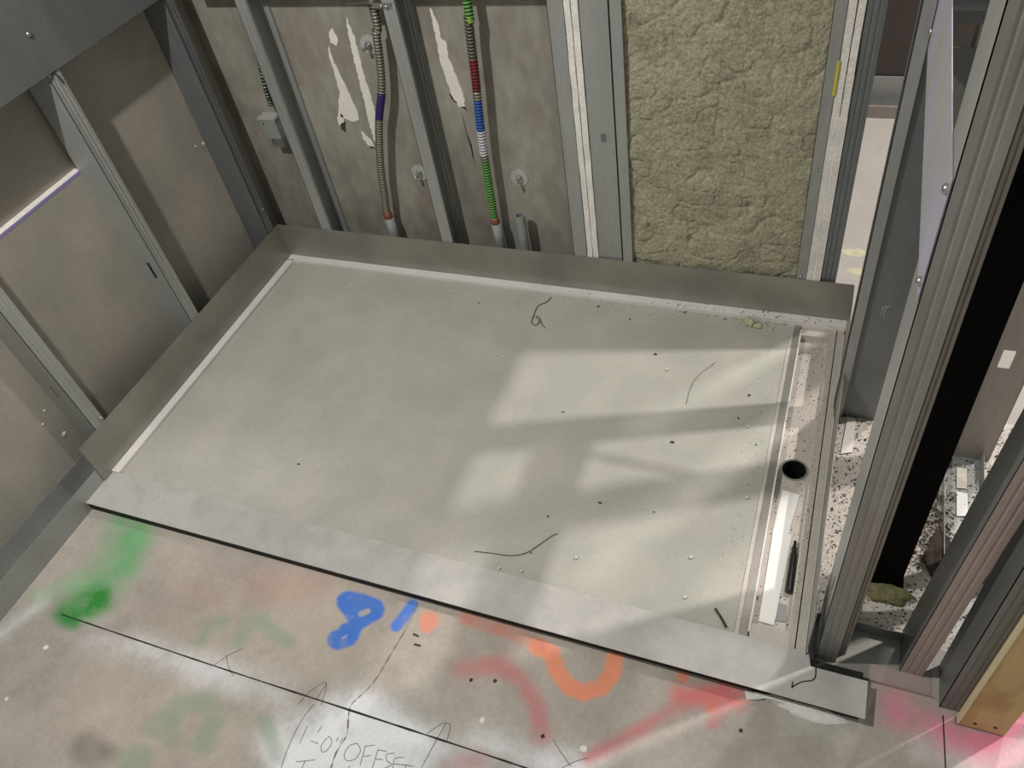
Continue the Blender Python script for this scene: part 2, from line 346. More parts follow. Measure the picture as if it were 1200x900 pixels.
# ------------------------------------------------------------------ walls (sheets behind the studs)
wl = struct(MB().box((-1.645, -1.2, ZF), (-1.620, 1.14, TOP), 'gyp_grey').build('wall_left'))
MB().box((-1.64, 1.14, ZF), (-1.605, 1.70, TOP), 'gyp_grey').build('gypsum_panel', wl)
lp = MB().box((-1.620, -1.2, ZF), (-1.6005, 1.128, .580), 'gyp_white').box((-1.6005, -1.2, ZF), (-1.6, 1.128, .5785), 'gyp_grey').build('gypsum_panel', wl)
MB().box((-1.6, -1.2, .5735), (-1.5993, 1.128, .5795), 'purple_edge').build('purple_paper_edge', wl)
wb = struct(MB().box((-1.605, YP, ZF), (-.60, YP + .016, TOP), 'gyp_back').build('wall_back'))
def jag(pts, amp=.0018, step=.007):
    out = []
    for i in range(len(pts)):
        a, b = np.array(pts[i]), np.array(pts[(i + 1) % len(pts)]); n = max(1, int(np.linalg.norm(b - a) / step))
        for k in range(n): out.append(a + (b - a) * k / n + np.array([random.uniform(-amp, amp), 0, random.uniform(-amp, amp)]))
    return out
def tear(pts, box, m='paper_white'):
    P = [on_y((box[0] + x / 4, box[1] + y / 4), YP) for x, y in pts]
    P = jag(P); mb = MB(); mb.prism(P, (0, -.0012, 0), m); return mb.build('paper_tear', wb)
tear([(742, 215), (772, 300), (790, 335), (845, 455), (880, 530), (884, 560), (850, 570), (800, 548), (786, 500), (792, 430), (772, 350), (740, 250)], (200, 0))
tear([(740, 150), (760, 128), (786, 190), (778, 212), (752, 200)], (200, 0))
tear([(818, 65), (862, 170), (902, 330), (938, 440), (970, 560), (968, 672), (952, 655), (928, 560), (903, 450), (874, 340), (838, 180)], (200, 0))
tear([(895, 612), (938, 655), (962, 690), (930, 682), (902, 650)], (200, 0))
tear([(788, 520), (806, 540), (812, 572), (792, 590), (782, 560)], (200, 0))
tear([(420, 35), (456, 110), (470, 182), (490, 190), (502, 262), (545, 370), (575, 452), (582, 500), (555, 502), (515, 440), (490, 360), (464, 290), (450, 200), (430, 110), (412, 45)], (400, 0))
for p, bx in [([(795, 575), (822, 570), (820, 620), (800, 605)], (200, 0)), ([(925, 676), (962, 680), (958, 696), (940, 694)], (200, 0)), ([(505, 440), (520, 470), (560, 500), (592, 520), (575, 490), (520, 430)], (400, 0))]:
    P = jag([on_y((bx[0] + x / 4, bx[1] + y / 4), YP) for x, y in p], .001); MB().prism(P, (0, -.0006, 0), 'debris_dark').build('tear_dark_patch', wb)  # dark flat patches along the tear edges
P = jag([on_y((x, y), YP) for x, y in [(540, 128), (545, 150), (553, 170), (557, 195), (553, 180), (548, 160)]], .0006); MB().prism(P, (0, -.0004, 0), 'debris_dark').build('scuff_mark', wb)
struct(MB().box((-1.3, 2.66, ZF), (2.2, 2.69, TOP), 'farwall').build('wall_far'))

# ------------------------------------------------------------------ steel studs
T = .0012
def stud(name, label, loc, rz, W=.085, F=.033, lip=.007, z0=ZF, z1=TOP, m='galv', slots=(), slot_pos=.5, slot=(.012, .06), mf=None, group=None, ribs=True, knock=None):
    e = thing(name, (*loc, 0), label, 'stud', group, rz)
    mb = MB()
    # web with punched slots
    hw, hh = slot; yc = W * slot_pos; cuts = sorted(slots); z = z0
    for zc in cuts:
        mb.box((0, 0, z), (T, W, zc - hh / 2), m)
        mb.box((0, 0, zc - hh / 2), (T, yc - hw / 2, zc + hh / 2), m); mb.box((0, yc + hw / 2, zc - hh / 2), (T, W, zc + hh / 2), m)
        z = zc + hh / 2
    mb.box((0, 0, z), (T, W, z1), m)
    mb.build('web', e)
    def flange(y, s):
        a = .0011 if ribs else 0
        pts = [(0, y), (F * .28, y), (F * .36, y + s * a), (F * .44, y), (F * .6, y), (F * .68, y + s * a), (F * .76, y), (F, y), (F, y + s * lip)]
        mf_ = mf if (mf and y == 0) else m
        return MB().strip(pts, T if s > 0 else -T, z0, z1, mf_).build('flange', e)
    flange(0, 1); flange(W, -1)
    return e
def screw(parent, p, axis, r=.0045, m='zinc', h=.004):
    mb = MB(); p = np.array(p, float); ax = np.array(axis, float); mb.tube([p, p + ax * h * .5, p + ax * h], [r, r, r * .6], m, 8)
    return mb.build('screw', parent)

# left wall
H90 = math.pi / 2
sl2 = stud('wall_stud', 'grey steel stud on the left wall crossing the white board edge', (XL, 1.122), H90, W=.078, m='galv', slots=(.295, .93), slot=(.01, .05), slot_pos=.42)
sl1 = stud('wall_stud', 'grey steel stud with a hooked slot screwed near the front end of the pan', (XL, .738), H90, W=.078, m='galv', slots=(.25,), slot=(.008, .04), slot_pos=.5)
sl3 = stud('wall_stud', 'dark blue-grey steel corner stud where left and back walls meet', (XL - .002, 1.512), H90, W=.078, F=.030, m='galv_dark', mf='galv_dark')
screw(sl1, (0.028, 0.0, .14), (0, -1, 0), r=.004)
screw(sl3, (0.02, 0.0, .20), (0, -1, 0), r=.004)
# back wall
sb1 = stud('wall_stud', 'grey steel stud beside the small junction box on the back wall', (-1.373, YB), 0, W=.078, m='galv')
sb2 = stud('wall_stud', 'grey steel stud standing between the silver cable and green cable', (-.98, YB), 0, W=.078, m='galv')
sb3 = stud('wall_stud', 'grey steel stud along the outer side of the wide pair of gypsum edges', (-.597, YB), 0, W=.078, F=.035, m='galv', ribs=False)
sb4 = stud('wall_stud', 'flat steel stud web with a square knockout beside the paired gypsum edges', (-.469, YB + .004), H90, W=.062, m='galv', ribs=False)
MB().box((0, 0, 0), (.0012, .012, .02), 'galv_dark').build('knockout', sb4, (-.0012, .022, .455))
sb5 = stud('wall_stud', 'narrow steel stud flange bordering the mineral wool next to the flat web', (-.466, YB - .002), 0, W=.075, F=.025, m='galv', ribs=False)
sb6 = stud('wall_stud', 'scuffed steel stud flange bordering the mineral wool by the opening', (-.047, YB), 0, W=.078, F=.023, m='galv', ribs=False)
sb7 = stud('wall_stud', 'grey ribbed steel stud framing the opening beside narrow gypsum edges', (.008, YB + .006), 0, W=.078, F=.034, m='galv_dark', mf='galv_dark')
screw(sb6, (.010, 0, .135), (0, -1, 0)); screw(sb6, (.012, 0, .42), (0, -1, 0), r=.003)
# right chase wall
pa = stud('wall_stud', 'front galvanised post beside the pan drain with a dark slot near its foot', (.101, .703), 0, W=.088, F=.034, m='galv', mf='galv_dusty', slots=(.18, 1.35), slot=(.010, .05), slot_pos=.35)
pa2 = stud('wall_stud', 'dusty brown ribbed stud nested behind the front galvanised post', (.1335, .722), 0, W=.07, F=.016, m='galv_dark', mf='galv_brown')
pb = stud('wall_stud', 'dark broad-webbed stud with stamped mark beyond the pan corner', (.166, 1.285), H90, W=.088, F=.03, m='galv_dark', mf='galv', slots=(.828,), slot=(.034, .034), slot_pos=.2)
# stamped mark on the dark stud
mk = MB()
for a, b in (((.034, .262), (.034, .302)), ((.027, .306), (.034, .302)), ((.039, .27), (.039, .304)), ((.027, .309), (.039, .304))):
    mk.tube([(-.0004, a[0], a[1]), (-.0004, b[0], b[1])], .0011, 'galv', 6)
mk.build('stamped_mark', pb)
pbl = MB().box((.079, 1.277, ZF), (.098, 1.2785, TOP), 'galv').box((.079, 1.277, ZF), (.0802, 1.305, TOP), 'galv').build('corner_angle')
tag(pbl, 'narrow grey steel angle running up the edge of the dark broad stud', 'angle')
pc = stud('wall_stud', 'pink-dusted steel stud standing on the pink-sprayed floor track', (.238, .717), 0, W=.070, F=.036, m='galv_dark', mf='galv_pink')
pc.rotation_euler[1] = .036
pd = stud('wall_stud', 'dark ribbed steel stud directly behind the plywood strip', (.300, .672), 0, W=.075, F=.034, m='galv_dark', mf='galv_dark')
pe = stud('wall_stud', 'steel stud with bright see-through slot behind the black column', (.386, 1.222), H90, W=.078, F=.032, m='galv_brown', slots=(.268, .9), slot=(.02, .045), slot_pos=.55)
pg = stud('wall_stud', 'unseen grey steel stud added behind the dark broad stud to shade the pan', (.104, 1.492), 0, W=.105, F=.033, m='galv_dark')  # added hidden stud, casts the shade along the back of the pan
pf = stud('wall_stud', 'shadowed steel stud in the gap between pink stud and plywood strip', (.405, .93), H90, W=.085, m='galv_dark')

# floor tracks
def track_y(name, label, x0, x1, y0, y1, h, m='galv'):
    e = thing(name, ((x0 + x1) / 2, (y0 + y1) / 2, ZF), label, 'track')
    ox, oy = (x0 + x1) / 2, (y0 + y1) / 2
    MB().box((x0 - ox, y0 - oy, 0), (x1 - ox, y1 - oy, T), m).build('web', e)
    MB().box((x0 - ox, y0 - oy, T), (x0 - ox + T, y1 - oy, h), m).build('flange', e)
    MB().box((x1 - ox - T, y0 - oy, T), (x1 - ox, y1 - oy, h), m).build('flange', e)
    return e
track_y('floor_track', 'grey steel floor track under the left wall', -1.598, XL - .002, -.6, 1.54, .070, 'galv')
track_y('floor_track', 'narrow steel floor track crossing the debris beside the black column', .300, .372, .80, 1.33, .028, 'galv')
ft = thing('floor_track', (.19, .73, ZF), 'pink-sprayed steel floor track between front post and pink stud', 'track')
MB().box((-.095, -.045, 0), (.0, .045, T), 'galv_dusty').box((.0, -.045, 0), (.098, -.012, T), 'galv_pink').box((.0, -.012, 0), (.098, .045, T), 'galv_dusty').build('web', ft)
MB().box((-.095, .045 - T, T), (.06, .045, .030), 'galv_dark').build('flange', ft)
MB().box((-.095, -.046, 0), (.0, -.045, .012), 'galv_dark').box((.0, -.046, 0), (.098, -.045, .010), 'galv_pink').build('flange', ft)
tf = thing('floor_track', (.3, 2.6, ZF), 'grey steel floor track of the far partition beyond the opening', 'track')
MB().box((-1.2, -.01, 0), (1.2, 0, .04), 'galv_brown').build('flange', tf); MB().box((-1.2, 0, 0), (1.2, .05, T), 'galv').build('web', tf); MB().box((-1.2, .05, 0), (1.2, .055, .11), 'galv').build('flange', tf)

# backing plates on stud faces
def plate_x(label, x, y0, y1, z0, z1, m, screws, sx):
    e = thing('backing_plate', (x, (y0 + y1) / 2, z0), label, 'plate')
    oy = (y0 + y1) / 2
    MB().box((-.0009 if sx > 0 else 0, y0 - oy, 0), (0 if sx > 0 else .0009, y1 - oy, z1 - z0), m).build('sheet', e)
    for y, z in screws: screw(e, (0, y - oy, z - z0), (sx, 0, 0), r=.0055, h=.005)
    return e
plate_x('broad galvanised backing plate screwed across the left wall studs', XL + .0025, -.8, 1.50, .807, 1.10, 'galv_dark', [(tuple(on_x((32, 40), XL)[1:]))], 1)
plate_x('pale lilac-tinted backing plate bridging front post and dark broad stud', .0995, .706, 1.31, .812, .955, 'galv_lilac' if 'galv_lilac' in MT else 'galv', [(.715, .83), (.715, .94), (1.27, .84)], -1)
bp = thing('backing_plate', (-1.0, YB - .0015, .807), 'galvanised backing plate high across the back wall studs', 'plate')
MB().box((-.5, -.0009, 0), (.42, 0, .2), 'galv_dark').build('sheet', bp)
# added unseen board cutting off the corridor light, and bridging on the right chase wall
wr = struct(MB().box((.0985, .79, 1.08), (.1005, 1.62, TOP), 'gyp_grey').build('added_shade_board'))  # added out of view to end the bright patches on the mortar
br = MB(); br.strip([(0, 0), (.012, -.004), (.03, -.004), (.04, 0)], .0016, 0, .34, 'galv_dark')
bro = br.build('bridging_channel'); bro.rotation_euler = (0, H90, 0); bro.location = (.104, 1.255, on_y((1120, 14), 1.255)[2] + .041)
tag(bro, 'dark horizontal bridging channel crossing in front of the dark broad stud', 'channel')

# black column, plywood strip
bc = thing('black_column', (.206, .90, ZF), 'matte black square steel column between the framing posts', 'column')
MB().box((-.024, -.024, .004), (.024, .024, TOP), 'black_paint').build('shaft', bc); MB().box((-.032, -.03, 0), (.032, .03, .004), 'black_paint').build('base_plate', bc)
py = thing('plywood_strip', (.36, .650, ZF), 'tan plywood strip standing on the pink-sprayed slab', 'plywood')
MB().box((-.032, 0, .004), (.034, .012, TOP), 'wood').build('sheet', py)
MB().box((-.0345, -.0006, .004), (-.032, .0126, TOP), 'wood_edge').build('edge_ply', py)
MB().box((-.036, .0, 0), (.034, .013, .004), 'galv_dark').build('shoe_rail', py)
for dx, dz in ((-.012, .022), (.016, .026)): MB().tube([(dx, 0, dz), (dx, -.001, dz)], .003, 'rust', 8).build('nail_head', py)

# ------------------------------------------------------------------ gypsum edge pairs and mineral wool
def slab(name, label, a, b, m, cat, group=None):
    o = MB().box((a[0] - a[0], 0, 0), (b[0] - a[0], b[1] - a[1], b[2] - a[2]), m).build(name, None, a); return tag(o, label, cat, group)
def rough_board(label, x0, x1, y0, y1, group=None):
    mb = MB(); n = 60; zs = np.linspace(ZF, TOP, n)
    v = []
    for z in zs:
        j = random.uniform(-.0014, .0014); k = random.uniform(-.0018, .0018)
        v += [(x0 + j * .4, y0 + k, z), (x1 + j * .4, y0 + k, z), (x1, y1, z), (x0, y1, z)]
    f = [(4 * i + a, 4 * i + (a + 1) % 4, 4 * (i + 1) + (a + 1) % 4, 4 * (i + 1) + a) for i in range(n - 1) for a in range(4)] + [(0, 1, 2, 3), (4 * n - 4, 4 * n - 3, 4 * n - 2, 4 * n - 1)]
    mb.add(v, f, 'gyp_white'); o = mb.build('gypsum_board'); return tag(o, label, 'board', group)
rough_board('white gypsum board edge against the outer stud, left of its twin board', -.5605, -.5475, YB + .001, YB + .075)
rough_board('white gypsum board edge touching the flat stud web with square knockout', -.5455, -.5315, YB + .002, YB + .075)
rough_board('rough white gypsum board edge beside the scuffed wool-side stud', -.0225, -.0085, YB + .001, YB + .09)
rough_board('rough white gypsum board edge beside the ribbed opening stud', -.0065, .0065, YB + .002, YB + .09)
ym = MB(); ym.box((-.0275, YB - .0022, .585), (-.0225, YB - .0008, .655), 'yellow'); tag(ym.build('marker_stripe'), 'short yellow marker stripe on the rough gypsum edge', 'mark')

nxw, nzw = 150, 330; wx = np.linspace(-.452, -.03, nxw); wz = np.linspace(.0, 1.3, nzw); WX, WZ = np.meshgrid(wx, wz)
def fb(x, y, s0, n, seed): return sum(vnoise(x, y, s0 * 2 ** k, seed + k) / 2 ** k for k in range(n))
warpx = WX + .02 * fb(WX, WZ, 12, 2, 40); warpz = WZ + .02 * fb(WX, WZ, 12, 2, 50)
hgt = .006 * fb(warpx, warpz, 9, 5, 21) + .0022 * fb(warpx, warpz, 90, 2, 61) - .0045 * np.clip(1 - np.abs(vnoise(warpx, warpz * 1.6, 20, 31) - .5) * 16, 0, 1) - .0022 * np.clip(1 - np.abs(vnoise(warpx * .8, warpz * 1.5, 55, 33) - .5) * 14, 0, 1)
for (dx, dz, r, h) in [on_y((877, 245), YB)[[0, 2]].tolist() + [.010, .012], on_y((808, 285), YB)[[0, 2]].tolist() + [.007, .008], on_y((757, 287), YB)[[0, 2]].tolist() + [.008, .006], on_y((835, 225), YB)[[0, 2]].tolist() + [.016, -.006], on_y((868, 230), YB)[[0, 2]].tolist() + [.012, -.003]]:
    hgt -= h * np.exp(-((WX - dx) ** 2 + ((WZ - dz) * .7) ** 2) / r ** 2)
WY = YB + .016 - hgt
v = np.stack([WX.ravel(), WY.ravel(), WZ.ravel()], 1); ii = np.arange(nxw * nzw).reshape(nzw, nxw)
mb = MB(); mb.add(v, np.stack([ii[:-1, :-1], ii[:-1, 1:], ii[1:, 1:], ii[1:, :-1]], -1).reshape(-1, 4).tolist(), 'wool', True)
wool = thing('mineral_wool_batt', (-.24, YB + .03, 0), 'olive-tan mineral wool batt packed between two studs', 'insulation')
wo = mb.build('wool_face', wool); wo.location = (.24, -(YB + .03), 0)
MB().box((-.212, -.002, ZF), (.21, .06, 1.3), 'wool').build('wool_body', wool)

# ------------------------------------------------------------------ shower pan
pan = thing('shower_pan', (-.72, 1.08, ZF), 'rectangular stainless shower pan with mortar bed and linear drain', 'shower pan')
PO = Vector((.72, -1.08, -ZF))
def pp(mb, name): return mb.build(name, pan, PO)
XR = .083
# mortar bed sloping to the drain
mbd = MB(); n = 40; xs = np.linspace(-1.4988, -.041, n); v = []
for x in xs:
    z = .0065 * (-x - .04) / 1.47 - .001
    v += [(x, .69, z), (x, 1.5358, z), (x, .69, -.014), (x, 1.5358, -.014)]
f = []
for i in range(n - 1):
    a, b = 4 * i, 4 * (i + 1); f += [(a, b, b + 1, a + 1), (a + 2, a + 3, b + 3, b + 2), (a, a + 2, b + 2, b), (a + 1, b + 1, b + 3, a + 3)]
f += [(0, 1, 3, 2), (4 * n - 4, 4 * n - 2, 4 * n - 1, 4 * n - 3)]
mbd.add(v, f, 'mortar'); pp(mbd, 'mortar_bed')
pp(MB().box((-1.525, .69, -.0215), (-.030, 1.565, -.0155), 'galv_dark'), 'pan_base')
pp(MB().box((-1.525, 1.538, -.012), (XR, 1.565, .0125), 'ledge'), 'back_ledge')
pp(MB().box((-1.525, .705, -.012), (-1.501, 1.541, .0125), 'ledge'), 'side_ledge')
pp(MB().box((-1.526, YB - .0022, -.012), (XR, YB - .001, .124), 'stainless'), 'back_flange')
pp(MB().box((-1.5245, .678, -.010), (-1.5232, YB - .002, .127), 'stainless'), 'side_flange')
pp(MB().box((XR, .690, -.012), (XR + .0013, YB - .002, .121), 'stainless'), 'end_flange')
# threshold plate with folded front edge and a black block standing in for the shaded gap below
th_poly = [(-1.547, .611), (.185, .605), (.186, .671), (.094, .671), (.088, .696), (-1.523, .706), (-1.534, .690), (-1.552, .676)]
pp(MB().prism([(x, y, .0045) for x, y in th_poly], (0, 0, .0018), 'threshold'), 'threshold_plate')
pp(MB().box((-1.535, .6125, -.0205), (.178, .685, .0045), 'black'), 'threshold_gap_shade')  # black block put in as the shade under the plate edge
# linear drain: profile strips, channel with hole
Y0, Y1 = .697, 1.541
pp(MB().box((-.0405, Y0, -.013), (-.0325, Y1, .0012), 'drain'), 'drain_trim')
pp(MB().box((-.0322, Y0, -.013), (-.0175, Y1, .0004), 'drain_edge'), 'drain_profile')
pp(MB().box((-.0173, Y0 + .012, -.0195), (-.0140, Y1 - .03, .0024), 'ledge'), 'drain_trim')
pp(MB().box((.0500, Y0, -.0195), (.0640, Y1, .0004), 'drain'), 'drain_shoulder')
pp(MB().box((.0662, Y0, -.0135), (.0808, Y1, .0030), 'drain'), 'drain_shoulder')
pp(MB().box((-.0140, 1.506, -.0195), (.0500, Y1, .0004), 'drain'), 'drain_end')
pp(MB().box((-.0140, Y0, -.0195), (.0500, .728, .0004), 'drain'), 'drain_end')
pp(MB().box((.0640, Y0, -.0185), (.0662, Y1, -.006), 'black'), 'drain_joint')
ch = MB(); hc = np.array([.018, 1.108]); hr = .0255; zc = -.0185; sg = 40
x0, x1, y0, y1 = -.0140, .0500, .728, 1.506
# floor of the channel around the round outlet
circ = [(hc[0] + hr * math.cos(2 * math.pi * k / sg), hc[1] + hr * math.sin(2 * math.pi * k / sg)) for k in range(sg)]
def toedge(a):
    c, s = math.cos(a), math.sin(a); b = .034; t = min((x1 - hc[0]) / c if c > 1e-9 else ((x0 - hc[0]) / c if c < -1e-9 else 9e9), b / abs(s) if abs(s) > 1e-9 else 9e9); return (hc[0] + c * t, hc[1] + s * t)
edge = [toedge(2 * math.pi * k / sg) for k in range(sg)]
ch.add([(*p, zc) for p in circ] + [(*p, zc) for p in edge], [(k, (k + 1) % sg, sg + (k + 1) % sg, sg + k) for k in range(sg)], 'drain')
ch.add([(x0, y0, zc), (x1, y0, zc), (x1, hc[1] - .034, zc), (x0, hc[1] - .034, zc), (x0, hc[1] + .034, zc), (x1, hc[1] + .034, zc), (x1, y1, zc), (x0, y1, zc)], [(0, 1, 2, 3), (4, 5, 6, 7)], 'drain')
cs = [(sx, sy) for sx in (x0, x1) for sy in (hc[1] - .034, hc[1] + .034)]
for cx_, cy_ in cs:   # corner fillers next to the ring
    near = sorted(edge, key=lambda p: math.hypot(p[0] - cx_, p[1] - cy_))[:2]
    ch.add([(cx_, cy_, zc), (*near[0], zc), (*near[1], zc)], [(0, 1, 2)], 'drain')
pp(ch, 'drain_channel')
pp(MB().ring((hc[0], hc[1], zc - .001), hr - .001, hr + .0035, .0022, (0, 0, 1), 'zinc', 40), 'outlet_rim')
pp(MB().ring((hc[0], hc[1], -.16), hr - .001, hr + .001, .141, (0, 0, 1), 'black', 32).tube([(hc[0], hc[1], -.165), (hc[0], hc[1], -.16)], hr, 'black', 24), 'outlet_pipe')

# ------------------------------------------------------------------ things lying on the pan
def flat(name, pts, z, m, label, cat, h=.0006, group=None):
    P = [on_z(p, z) for p in pts]; o = MB().prism(P, (0, 0, h), m).build(name); return tag(o, label, cat, group)
ZC = -.0170
flat('paper_strip', [(917, 574), (937, 580), (923, 630), (905, 626)], ZC, 'paper', 'short white paper strip lying just below the drain outlet', 'paper')
flat('paper_strip', [(906, 622), (928, 627), (907, 733), (889, 728)], ZC + .001, 'paper', 'long white paper strip lying beside the black driver bit', 'paper')
flat('grey_label_scrap', [(910, 706), (922, 709), (921, 729), (905, 727)], ZC, 'grey_label', 'small grey label scrap at the foot of the long paper strip', 'scrap')
a, b = on_z((924, 694), ZC + .007), on_z((932, 634), ZC + .007)
pen = thing('driver_bit_holder', ((a + b) / 2 - np.array([0, 0, .007])), 'black pen-like driver lying in the drain channel', 'tool')
d = (b - a) / 2; c0 = np.array([0, 0, .007])
MB().tube([c0 - d, c0 - d * .96, c0 - d * .9, c0 + d * .45, c0 + d * .55], [.0060, .0068, .0068, .0062, .0045], 'rubber', 12).build('barrel', pen)
MB().tube([c0 + d * .55, c0 + d * .72, c0 + d * .72, c0 + d], [.0045, .0045, .0030, .0026], 'rubber', 8).build('tip', pen)
def wire_thing(name, pts, z, r, m, label, cat='wire', lift=0.0):
    P = [on_z(p, z + r) for p in dense(pts, 5)]
    if lift: P = [p + np.array([0, 0, lift * math.sin(math.pi * i / (len(P) - 1))]) for i, p in enumerate(P)]
    return tag(MB().tube(P, r, m, 6).build(name), label, cat)
wire_thing('wire_scrap', [(646, 348), (640, 354), (630, 359), (625, 371), (623, 378), (628, 381), (632, 376), (628, 371), (632, 372), (635, 380), (639, 384)], .0035, .0009, 'wire', 'dark curled wire scrap with a loop beside the back ledge')
wire_thing('wire_scrap', [(556, 646), (575, 648), (597, 651), (616, 648), (632, 638), (645, 629), (653, 625)], .0025, .0007, 'wire', 'long thin dark wire strand lying near the threshold')
wire_thing('bristle', [(804, 474), (809, 455), (818, 440), (838, 425)], .0012, .0006, 'bristle', 'thin split brown bristle lying near the drain trim', 'bristle')
wire_thing('bristle', [(812, 450), (822, 437), (836, 428)], .0012, .0005, 'debris_light', 'pale short bristle lying along the brown bristle', 'bristle')
wire_thing('steel_pin', [(838, 713), (845, 724), (851, 735)], .001, .0022, 'rubber', 'short black pin lying against the threshold plate', 'pin')
wire_thing('tie_wire', [(955, 770), (956, 790), (952, 797), (940, 799), (930, 804), (928, 806), (929, 799)], .0055, .0011, 'wire', 'bent black tie wire resting on the threshold corner', 'wire')
def lump(name, c, rx, ry, rz, m, seed, label, cat, sub=3, amp=.35, group=None):
    bm = bmesh.new(); bmesh.ops.create_icosphere(bm, subdivisions=sub, radius=1)
    r_ = np.random.default_rng(seed); K_ = r_.normal(size=(7, 3)) * 2.2; ph = r_.random(7) * 6.28
    for vv in bm.verts:
        p = np.array(vv.co); s = 1 + amp * sum(math.sin(float(K_[i] @ p) + ph[i]) for i in range(7)) / 4 + r_.uniform(-.06, .06)
        vv.co = Vector((p[0] * rx * s, p[1] * ry * s, max(p[2] * rz * s + rz * .55, 0)))
    me = bpy.data.meshes.new(name); bm.to_mesh(me); bm.free(); me.materials.append(MT[m])
    o = bpy.data.objects.new(name, me); C.objects.link(o); o.location = c; return tag(o, label, cat, group)
lump('wool_tuft', on_z((878, 380), .001), .013, .010, .010, 'wool_pale', 3, 'pale yellowish wool tuft lying against the back ledge', 'tuft')
lump('wool_tuft', on_z((888, 383), .001), .010, .005, .005, 'wool_pale', 4, 'thin curled pale wool shred beside the yellowish tuft', 'tuft')
for i, (p, r) in enumerate([((701, 359), .004), ((738, 374), .003), ((802, 366), .0035), ((350, 544), .004), ((850, 374), .003), ((878, 463), .004), ((703, 589), .004), ((766, 600), .0022), ((660, 483), .003), ((788, 518), .005), ((768, 415), .005), ((561, 355), .003), ((865, 490), .003), ((642, 605), .003), ((622, 648), .0025), ((886, 521), .0026)]):
    blob('debris_fleck', on_z(p, .002 + .003 * (900 - p[0]) / 600), r * .72, 'debris_dark', pan, h=.0012, sq=(1.2, .7)).location = PO
for i, (p, r) in enumerate([((412, 334), .005), ((532, 342), .004), ((582, 416), .004), ((675, 653), .004), ((585, 666), .0025), ((611, 669), .003), ((782, 433), .0045), ((877, 500), .003), ((810, 653), .0035), ((803, 700), .003), ((875, 583), .003)]):
    blob('pale_fleck', on_z(p, .002 + .003 * (900 - p[0]) / 600), r, 'debris_light', pan, h=.0014).location = PO
# fine grit on ledges and drain (uncountable)
gr = MB()
def chip(c, r, m):
    a = random.uniform(0, 6.28); n = 4
    P = [(c[0] + r * random.uniform(.5, 1.2) * math.cos(a + 6.28 * i / n), c[1] + r * random.uniform(.3, 1.0) * math.sin(a + 6.28 * i / n), c[2]) for i in range(n)]
    gr.prism(P, (0, 0, r * .5), m)
for i in range(380):
    gxp, gyp = random.uniform(-.012, .048), random.uniform(.73, 1.5)
    if math.hypot(gxp - hc[0], gyp - hc[1]) < .031: continue
    chip((gxp, gyp, zc), random.choice((.0007, .0009, .0012, .002)), 'debris_dark')
for i in range(150): chip((random.uniform(.051, .065), random.uniform(.75, 1.53), .0006), random.choice((.0006, .0008, .0013)), 'debris_dark')
for i in range(90): chip((random.triangular(-.75, .08, .05), random.uniform(1.541, 1.563), .0126), random.choice((.0009, .0012, .002)), 'debris_dark')
for i in range(120): chip((random.triangular(-.8, -.05, -.08), 1.540 - abs(random.gauss(0, .012)), .0008), random.choice((.0010, .0014, .002)), random.choice(('wool_pale', 'bristle', 'debris_dark')))
for i in range(160): chip((random.gauss(-.07, .03), random.uniform(.75, 1.5), .0012), random.choice((.0006, .0009, .0012)), random.choice(('debris_light', 'debris_dark')))
g1 = pp(gr, 'grit'); g1['kind'] = 'stuff'

# ------------------------------------------------------------------ debris inside the chase wall
gr = MB()
dust = MB().box((.0885, .775, ZF), (.46, 1.335, ZF + .0008), 'dustfloor').build('dust_layer')
tag(dust, 'thick pale dust covering the slab inside the chase wall', 'dust', kind='stuff')
for i in range(5200):
    x = random.uniform(.09, .45); y = random.uniform(.78, 1.32); chip((x, y, ZF + .001 + random.uniform(0, .002)), random.choice((.0008, .001, .0012, .0016, .002, .003)), random.choice(('debris_dark', 'debris_grey', 'debris_light', 'bristle')))
for i in range(700):
    x = random.gauss(.285, .018); y = random.uniform(.93, 1.12); chip((x, y, ZF + .002 + random.uniform(0, .008)), random.choice((.0015, .0025, .004)), random.choice(('debris_dark', 'debris_grey', 'bristle')))
deb = gr.build('loose_debris'); tag(deb, 'loose chips and shavings scattered over the pale dust', 'debris', kind='stuff')
lump('wool_tuft', (.206, .858, ZF), .038, .020, .016, 'wool_clump', 8, 'olive mineral wool tuft at the foot of the black column', 'tuft', 4, .38)
lump('mortar_clod', on_z((1095, 655), ZF), .016, .034, .012, 'debris_dark', 12, 'dark brown clod of debris beside the narrow floor track', 'clod', 4, .8)
flat('paper_scrap', [(993, 490), (1003, 492), (999, 530), (985, 532)], ZF + .004, 'ledge', 'pale card scrap lying between pan corner and front post', 'scrap', h=.001)
flat('paper_scrap', [(1121, 576), (1134, 579), (1134, 605), (1121, 605)], ZF + .004, 'paper', 'white paper scrap lying inside the narrow floor track', 'scrap', h=.001)
flat('paper_scrap', [(1121, 548), (1133, 550), (1133, 573), (1121, 572)], ZF + .004, 'debris_light', 'crumpled pale paper near the see-through slotted stud', 'scrap', h=.001)
wire_thing('shaving', [(1084, 637), (1089, 629), (1095, 621)], ZF + .006, .0018, 'zinc', 'bright curled metal shaving lying on the debris', 'shaving')
